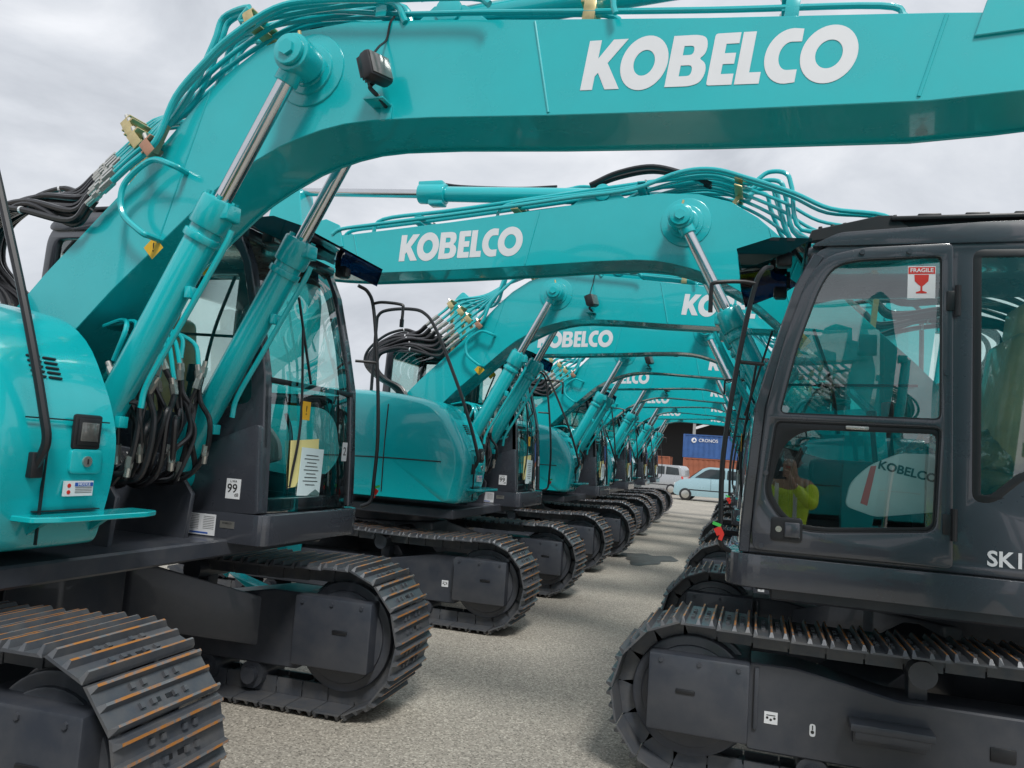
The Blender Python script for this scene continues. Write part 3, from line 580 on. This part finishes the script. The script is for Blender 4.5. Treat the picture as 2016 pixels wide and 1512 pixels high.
# ---------------------------------------------------------------- ground
def gmat():
    m=bpy.data.materials.new("aggregate_asphalt"); m.use_nodes=True; nt=m.node_tree; p=nt.nodes["Principled BSDF"]; L=nt.links.new
    tc=nt.nodes.new("ShaderNodeTexCoord")
    v=nt.nodes.new("ShaderNodeTexVoronoi"); v.inputs["Scale"].default_value=110; L(tc.outputs["Object"],v.inputs["Vector"])
    sep=nt.nodes.new("ShaderNodeSeparateColor"); L(v.outputs["Color"],sep.inputs[0])
    r=nt.nodes.new("ShaderNodeValToRGB"); e=r.color_ramp.elements; e[0].position=0; e[0].color=(.16,.148,.125,1); e[1].position=1; e[1].color=(.62,.58,.50,1)
    k=r.color_ramp.elements.new(.25); k.color=(.32,.296,.254,1); k=r.color_ramp.elements.new(.8); k.color=(.41,.378,.324,1)
    L(sep.outputs[0],r.inputs["Fac"])
    n=nt.nodes.new("ShaderNodeTexNoise"); n.inputs["Scale"].default_value=.55; n.inputs["Detail"].default_value=8; n.inputs["Roughness"].default_value=.6; L(tc.outputs["Object"],n.inputs["Vector"])
    r2=nt.nodes.new("ShaderNodeValToRGB"); r2.color_ramp.elements[0].position=.3; r2.color_ramp.elements[0].color=(.76,.76,.77,1); r2.color_ramp.elements[1].position=.62; r2.color_ramp.elements[1].color=(1.04,1.03,1.01,1); L(n.outputs["Fac"],r2.inputs["Fac"])
    mx=nt.nodes.new("ShaderNodeMix"); mx.data_type='RGBA'; mx.blend_type='MULTIPLY'; mx.inputs[0].default_value=1; L(r.outputs["Color"],mx.inputs[6]); L(r2.outputs["Color"],mx.inputs[7]); L(mx.outputs[2],p.inputs["Base Color"])
    p.inputs["Roughness"].default_value=.85
    b=nt.nodes.new("ShaderNodeBump"); b.inputs["Strength"].default_value=.35; b.inputs["Distance"].default_value=.0025; L(v.outputs["Distance"],b.inputs["Height"]); L(b.outputs["Normal"],p.inputs["Normal"])
    return m
def obj(name,me,**k):
    o=bpy.data.objects.new(name,me); col.objects.link(o)
    for a,c in k.items(): o[a]=c
    return o
t=bmesh.new(); bmesh.ops.create_grid(t,x_segments=2,y_segments=2,size=900); me=bpy.data.meshes.new("ground"); t.to_mesh(me); t.free(); me.materials.append(gmat()); obj("ground",me,kind="structure")
pts=[]
for k in range(28):
    a=2*math.pi*k/28; q=1+.25*math.sin(3*a)+.12*math.sin(7*a+1); pts.append((.40*q*math.cos(a),.75*q*math.sin(a)))
b=MB(pbr("oil_stain",(.07,.068,.062),.5,0,0,.5,6)); t=bmesh.new(); t.faces.new([t.verts.new((x-1.65,y+12.6,.004)) for x,y in pts]); b.merge(t,None); obj("oil_stain",b.mesh("oil_stain"),kind="structure")
# ---------------------------------------------------------------- background
BLUEC=pbr("blue_container_paint",(.03,.10,.30),.5,0,0,.3,1.5); REDC=pbr("rust_red_container_paint",(.32,.10,.05),.6,0,0,.3,1.5)
def container(x,y,z,L,mat,txt,label):
    b=MB(mat); W=2.44;H=2.59; n=int(L/.28); pr=[]
    for s in(0,1):
        pts=[]
        for i in range(n):
            x0=i*L/n; d=.04 if i%2 else 0; pts+= [(x0+.03,d),(x0+L/n-.03,d)]
        pr.append(pts)
    poly=[(px,py) for px,py in pr[0]]+[(px,W-py) for px,py in pr[1][::-1]]
    b.prism(poly,.12,H-.1,None,0,1,'z')
    for zz in(.07,H-.06):
        for yy in(.02,W-.02): b.box((L/2,yy,zz),(L,.12,.14),None,.01)
    for xx in(.04,L-.04):
        for yy in(.02,W-.02): b.box((xx,yy,H/2),(.14,.14,H),None,.01)
    b.box((L/2,W/2,H-.02),(L-.05,W-.05,.03))
    if txt:
        b.text(txt,.50,Mneg(2.7,-.05,1.95),WHITE,.005,bold=.005); b.cyl((1.15,-.05,1.95),(1.15,-.02,1.95),.28,WHITE)
        b.prism([(1.0,1.8),(1.35,1.85),(1.2,2.15)],-.06,-.05,mat)
    o=obj("shipping_container",b.mesh("shipping_container"),label=label,category="shipping container"); o.location=(x,y,z); return o
container(-8.2,88,2.62,12.19,BLUEC,"CRONOS","blue shipping container with white lettering stacked on another")
container(-8.1,88,0,12.19,REDC,None,"rust-red shipping container carrying a blue one")
container(-22,90,0,12.19,REDC,None,"rust-red shipping container standing beside a shed")
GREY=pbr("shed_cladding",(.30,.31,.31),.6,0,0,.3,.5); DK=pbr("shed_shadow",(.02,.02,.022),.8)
b=MB(GREY)
b.box((0,112.2,8.9),(92,.4,1.0),GREY); b.box((0,128,9.5),(92,34,.3),GREY)
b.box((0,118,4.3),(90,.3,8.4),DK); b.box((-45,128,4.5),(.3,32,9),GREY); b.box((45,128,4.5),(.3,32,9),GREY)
for i in range(16): b.box((-45+6*i,112.2,4.2),(.4,.4,8.4),GREY); b.prism([(-45+6*i,6.9),(-45+6*i+.1,7.3),(-42+6*i,8.4),(-42+6*i,8.0)],112.1,112.3,WHITE)
obj("warehouse",b.mesh("warehouse"),label="long grey open-fronted warehouse shed with steel columns",category="warehouse")
GLASSD=pbr("car_glass",(.03,.04,.045),.08,0,0,.1,3)
def car(loc,rot,paint,label):
    e=obj("parked_car",None,label=label,category="car",group="cars parked beyond the excavators"); e.location=loc; e.rotation_euler=(0,0,rot)
    def ch(n,mb,par=e):
        o=bpy.data.objects.new(n,mb.mesh(n,40)); o.parent=par; col.objects.link(o); return o
    b=MB(paint)
    pr=rnd([(-1.62,.28),(-1.66,.75),(-1.58,1.0),(-1.0,1.04),(.85,1.02),(1.35,.92),(1.60,.76),(1.66,.32),(1.50,.22),(-1.5,.22)],.08,3)
    b.prism(pr,-.76,.76,None,.07,3)
    b.prism(rnd([(-1.60,.95),(-1.54,1.42),(-1.38,1.56),(.10,1.58),(.35,1.50),(.98,.98)],.10,3),-.62,.62,None,.05,3)
    ch("body",b)
    for sy in(-1,1):
        b=MB(GLASSD); y=sy*.628
        b.panel([rnd([(-1.46,1.06),(-1.39,1.42),(-.72,1.48),(-.70,1.06)],.04)],y,.01,None,.002); b.panel([rnd([(-.62,1.06),(-.62,1.48),(.05,1.49),(.25,1.41),(.72,1.06)],.04)],y,.01,None,.002)
        ch("window",b)
    b=MB(GLASSD); b.prism([(.40,1.46),(.98,1.02),(1.0,1.03),(.42,1.48)],-.52,.52); ch("windshield",b)
    for sy in(-1,1):
        b=MB(CONS); b.box((1.58,sy*.58,.70),(.14,.26,.15),None,.03); ch("headlight",b)
        b=MB(RED); b.box((-1.62,sy*.62,.86),(.08,.16,.26),None,.02); ch("tail_light",b)
        b=MB(BLACK); b.box((0,sy*.757,.50),(1.9,.02,.05),None,.008); b.box((-.02,sy*.755,.78),(.012,.016,.50)); ch("side_trim",b)
    for sx in(-1.08,1.10):
        for sy in(-1,1):
            b=MB(RUBBER); b.cyl((sx,sy*.64,.28),(sx,sy*.79,.28),.28,None,24,bev=.03); w=ch("wheel",b)
            b=MB(ZINC); b.cyl((sx,sy*.785,.28),(sx,sy*.80,.28),.18,None,20,bev=.005); ch("rim",b,w)
SILV=pbr("silver_blue_car_paint",(.34,.52,.58),.25,.2,.6,.05,3); SIL2=pbr("silver_car_paint",(.42,.44,.46),.25,.4,.6,.05,3)
car((-2.05,37,0),math.pi-.05,SILV,"pale silver-blue small hatchback parked side-on")
car((-5.3,43,0),math.pi-.25,SIL2,"silver hatchback parked behind a pale blue one")
# ---------------------------------------------------------------- photographer
SKIN=pbr("skin",(.45,.27,.19),.5,0,0,.1,10); TROU=pbr("navy_trousers",(.03,.035,.06),.8,0,0,.3,20); VEST=pbr("hi_vis_jacket",(.72,.95,.03),.6,0,0,.1,10); HAIR=pbr("dark_hair",(.03,.02,.015),.6)
P0=obj("person",None,label="person in hi-vis yellow jacket holding up a phone",category="person"); P0.location=(.30,-.46,0); P0.rotation_euler=(0,0,math.radians(18.13))
def skin(name,V,E,mat,par):
    me=bpy.data.meshes.new(name); me.from_pydata([v[:3] for v in V],E,[]); me.materials.append(mat)
    o=bpy.data.objects.new(name,me); col.objects.link(o); o.parent=par
    o.modifiers.new("skin",'SKIN'); 
    for i,v in enumerate(V):
        me.skin_vertices[0].data[i].radius=(v[3],v[4] if len(v)>4 else v[3])
    me.skin_vertices[0].data[0].use_root=True
    s_=o.modifiers.new("sub",'SUBSURF'); s_.levels=2; s_.render_levels=2; o.modifiers["skin"].use_smooth_shade=True
    return o
V=[(0,0,.95,.14,.11),(0,-.01,1.15,.12,.10),(0,0,1.34,.15,.10),(0,.01,1.49,.055),(0,.03,1.57,.07,.08),(0,.03,1.67,.075,.09)];E=[(0,1),(1,2),(2,3),(3,4),(4,5)]
V.append((0,.125,1.61,.012)); E.append((4,6))
for sx in(-1,1):
    n=len(V); V+=[(sx*.19,0,1.42,.055),(sx*.25,.17,1.20,.045),(sx*.11,.35,1.42,.028),(sx*.095,.38,1.48,.032)]; E+=[(2,n),(n,n+1),(n+1,n+2),(n+2,n+3)]
    for q in range(4):
        m_=len(V); V+=[(sx*(.085),.40,1.475+.018*q,.009),(sx*.07,.435,1.48+.018*q,.008),(sx*.045,.44,1.48+.018*q,.007)]; E+=[(n+3,m_),(m_,m_+1),(m_+1,m_+2)]
    m_=len(V); V+=[(sx*.07,.37,1.45,.011),(sx*.045,.375,1.46,.009)]; E+=[(n+3,m_),(m_,m_+1)]
    n=len(V); V+=[(sx*.10,0,.88,.09),(sx*.11,.02,.50,.058),(sx*.12,-.02,.10,.04),(sx*.13,.12,.045,.04)]; E+=[(0,n),(n,n+1),(n+1,n+2),(n+2,n+3)]
skin("body",V,E,SKIN,P0)
skin("jacket",[(0,-.005,1.16,.165,.145),(0,0,.88,.180,.15),(0,0,1.34,.190,.14),(.17,0,1.42,.085),(-.17,0,1.42,.085),(0,.0,1.46,.09)],[(0,1),(0,2),(2,3),(2,4),(2,5)],VEST,P0)
skin("trousers",[(0,0,.93,.15,.12)]+[p for sx in(-1,1) for p in((sx*.10,0,.84,.10),(sx*.11,.02,.50,.075),(sx*.12,-.01,.12,.062))],[(0,1),(1,2),(2,3),(0,4),(4,5),(5,6)],TROU,P0)
for sx in(-1,1): skin("sleeve",[(sx*.20,.01,1.41,.075),(sx*.26,.17,1.20,.065),(sx*.13,.33,1.39,.045)],[(0,1),(1,2)],VEST,P0); skin("shoe",[(sx*.12,-.04,.07,.05),(sx*.13,.05,.05,.048),(sx*.135,.14,.045,.042)],[(0,1),(1,2)],TROU,P0)
skin("hair",[(0,.0,1.68,.085,.09),(0,-.02,1.72,.075,.08),(0,-.03,1.60,.07,.06)],[(0,1),(0,2)],HAIR,P0)
for sx in(-1,1):
    b=MB(WHITE); b.box((sx*.09,.148,1.20),(.04,.012,.42),None,.004)
    o=bpy.data.objects.new("reflective_stripe",b.mesh("reflective_stripe")); o.parent=P0; col.objects.link(o)
b=MB(WHITE,INK)
for sx in(-1,1): b.cyl((sx*.03,.105,1.645),(sx*.03,.118,1.645),.012,WHITE,12); b.cyl((sx*.03,.118,1.645),(sx*.03,.120,1.645),.006,INK,10)
b.box((0,.112,1.57),(.045,.01,.008),RED,.003)
o=bpy.data.objects.new("face",b.mesh("face")); o.parent=P0; col.objects.link(o)
b=MB(BLACK); b.box((0,0,0),(.15,.009,.075),None,.004); b.cyl((.05,.004,.02),(.05,.007,.02),.012,LENS)
o=obj("phone",b.mesh("phone"),label="black smartphone held up in two hands",category="phone"); o.location=P0.matrix_basis@Vector((0,.41,1.49)); o.rotation_euler=P0.rotation_euler
# ---------------------------------------------------------------- world, sun, camera
w=bpy.data.worlds.new("World"); sc.world=w; w.use_nodes=True; nt=w.node_tree; nt.nodes.clear(); L=nt.links.new
out=nt.nodes.new("ShaderNodeOutputWorld"); bg1=nt.nodes.new("ShaderNodeBackground"); bg2=nt.nodes.new("ShaderNodeBackground"); mx=nt.nodes.new("ShaderNodeMixShader")
sd=Vector((.34,-.60,.85)).normalized(); el=math.asin(sd.z); az=math.atan2(sd.x,sd.y)
sky=nt.nodes.new("ShaderNodeTexSky"); sky.sky_type='NISHITA'; sky.sun_disc=False; sky.sun_elevation=el; sky.sun_rotation=az
L(sky.outputs[0],bg1.inputs[0]); bg1.inputs[1].default_value=.12
tc=nt.nodes.new("ShaderNodeTexCoord"); mp=nt.nodes.new("ShaderNodeMapping"); mp.inputs["Scale"].default_value=(1,1,1.9); mp.inputs["Location"].default_value=(3.1,.6,.2); L(tc.outputs["Generated"],mp.inputs[0])
n1=nt.nodes.new("ShaderNodeTexNoise"); n1.inputs["Scale"].default_value=3.4; n1.inputs["Detail"].default_value=10; n1.inputs["Roughness"].default_value=.56; n1.inputs["Distortion"].default_value=.35; L(mp.outputs[0],n1.inputs["Vector"])
r1=nt.nodes.new("ShaderNodeValToRGB"); e=r1.color_ramp.elements; e[0].position=.36; e[0].color=(.48,.51,.56,1); e[1].position=.66; e[1].color=(.76,.78,.82,1)
k=e.new(.48); k.color=(.58,.61,.66,1); L(n1.outputs["Fac"],r1.inputs["Fac"]); L(r1.outputs[0],bg2.inputs[0]); bg2.inputs[1].default_value=1.2
n2=nt.nodes.new("ShaderNodeTexNoise"); n2.inputs["Scale"].default_value=5.0; n2.inputs["Detail"].default_value=8; mp2=nt.nodes.new("ShaderNodeMapping"); mp2.inputs["Location"].default_value=(7.3,2.2,1.5); L(tc.outputs["Generated"],mp2.inputs[0]); L(mp2.outputs[0],n2.inputs["Vector"])
nrm=nt.nodes.new("ShaderNodeVectorMath"); nrm.operation='NORMALIZE'; L(tc.outputs["Generated"],nrm.inputs[0])
dt=nt.nodes.new("ShaderNodeVectorMath"); dt.operation='DOT_PRODUCT'; dt.inputs[1].default_value=(-.770,.50,.395); L(nrm.outputs[0],dt.inputs[0])
mr=nt.nodes.new("ShaderNodeMapRange"); mr.inputs["From Min"].default_value=.988; mr.inputs["From Max"].default_value=1.0; mr.inputs["To Max"].default_value=.28; L(dt.outputs["Value"],mr.inputs["Value"])
sb=nt.nodes.new("ShaderNodeMath"); sb.operation='SUBTRACT'; L(n2.outputs["Fac"],sb.inputs[0]); L(mr.outputs[0],sb.inputs[1])
r2=nt.nodes.new("ShaderNodeValToRGB"); r2.color_ramp.elements[0].position=.18; r2.color_ramp.elements[0].color=(0,0,0,1); r2.color_ramp.elements[1].position=.34; r2.color_ramp.elements[1].color=(1,1,1,1); L(sb.outputs[0],r2.inputs["Fac"])
L(r2.outputs[0],mx.inputs[0]); L(bg1.outputs[0],mx.inputs[1]); L(bg2.outputs[0],mx.inputs[2]); L(mx.outputs[0],out.inputs[0])
sl=bpy.data.lights.new("sun",'SUN'); sl.energy=2.6; sl.angle=math.radians(13); sl.color=(1,.98,.94); so=bpy.data.objects.new("sun",sl); col.objects.link(so); so.rotation_euler=sd.to_track_quat('Z','Y').to_euler(); so.location=(0,-5,20)
th=math.radians(18.13);ph=math.radians(5.27);rho=0.07
s,c=math.sin(th),math.cos(th);sp,cp=math.sin(ph),math.cos(ph)
F=Vector((-s*cp,c*cp,sp));R0=Vector((c,s,0));U0=Vector((s*sp,-c*sp,cp))
Rc=R0*math.cos(rho)+U0*math.sin(rho);Uc=U0*math.cos(rho)-R0*math.sin(rho)
cd=bpy.data.cameras.new("camera"); co=bpy.data.objects.new("camera",cd); col.objects.link(co)
M=Matrix((Rc,Uc,-F)).transposed().to_4x4(); M.translation=(0,0,1.5); co.matrix_world=M
cd.sensor_width=36; cd.lens=1514/2016*36; cd.clip_end=2000; cd.clip_start=.05; sc.camera=co
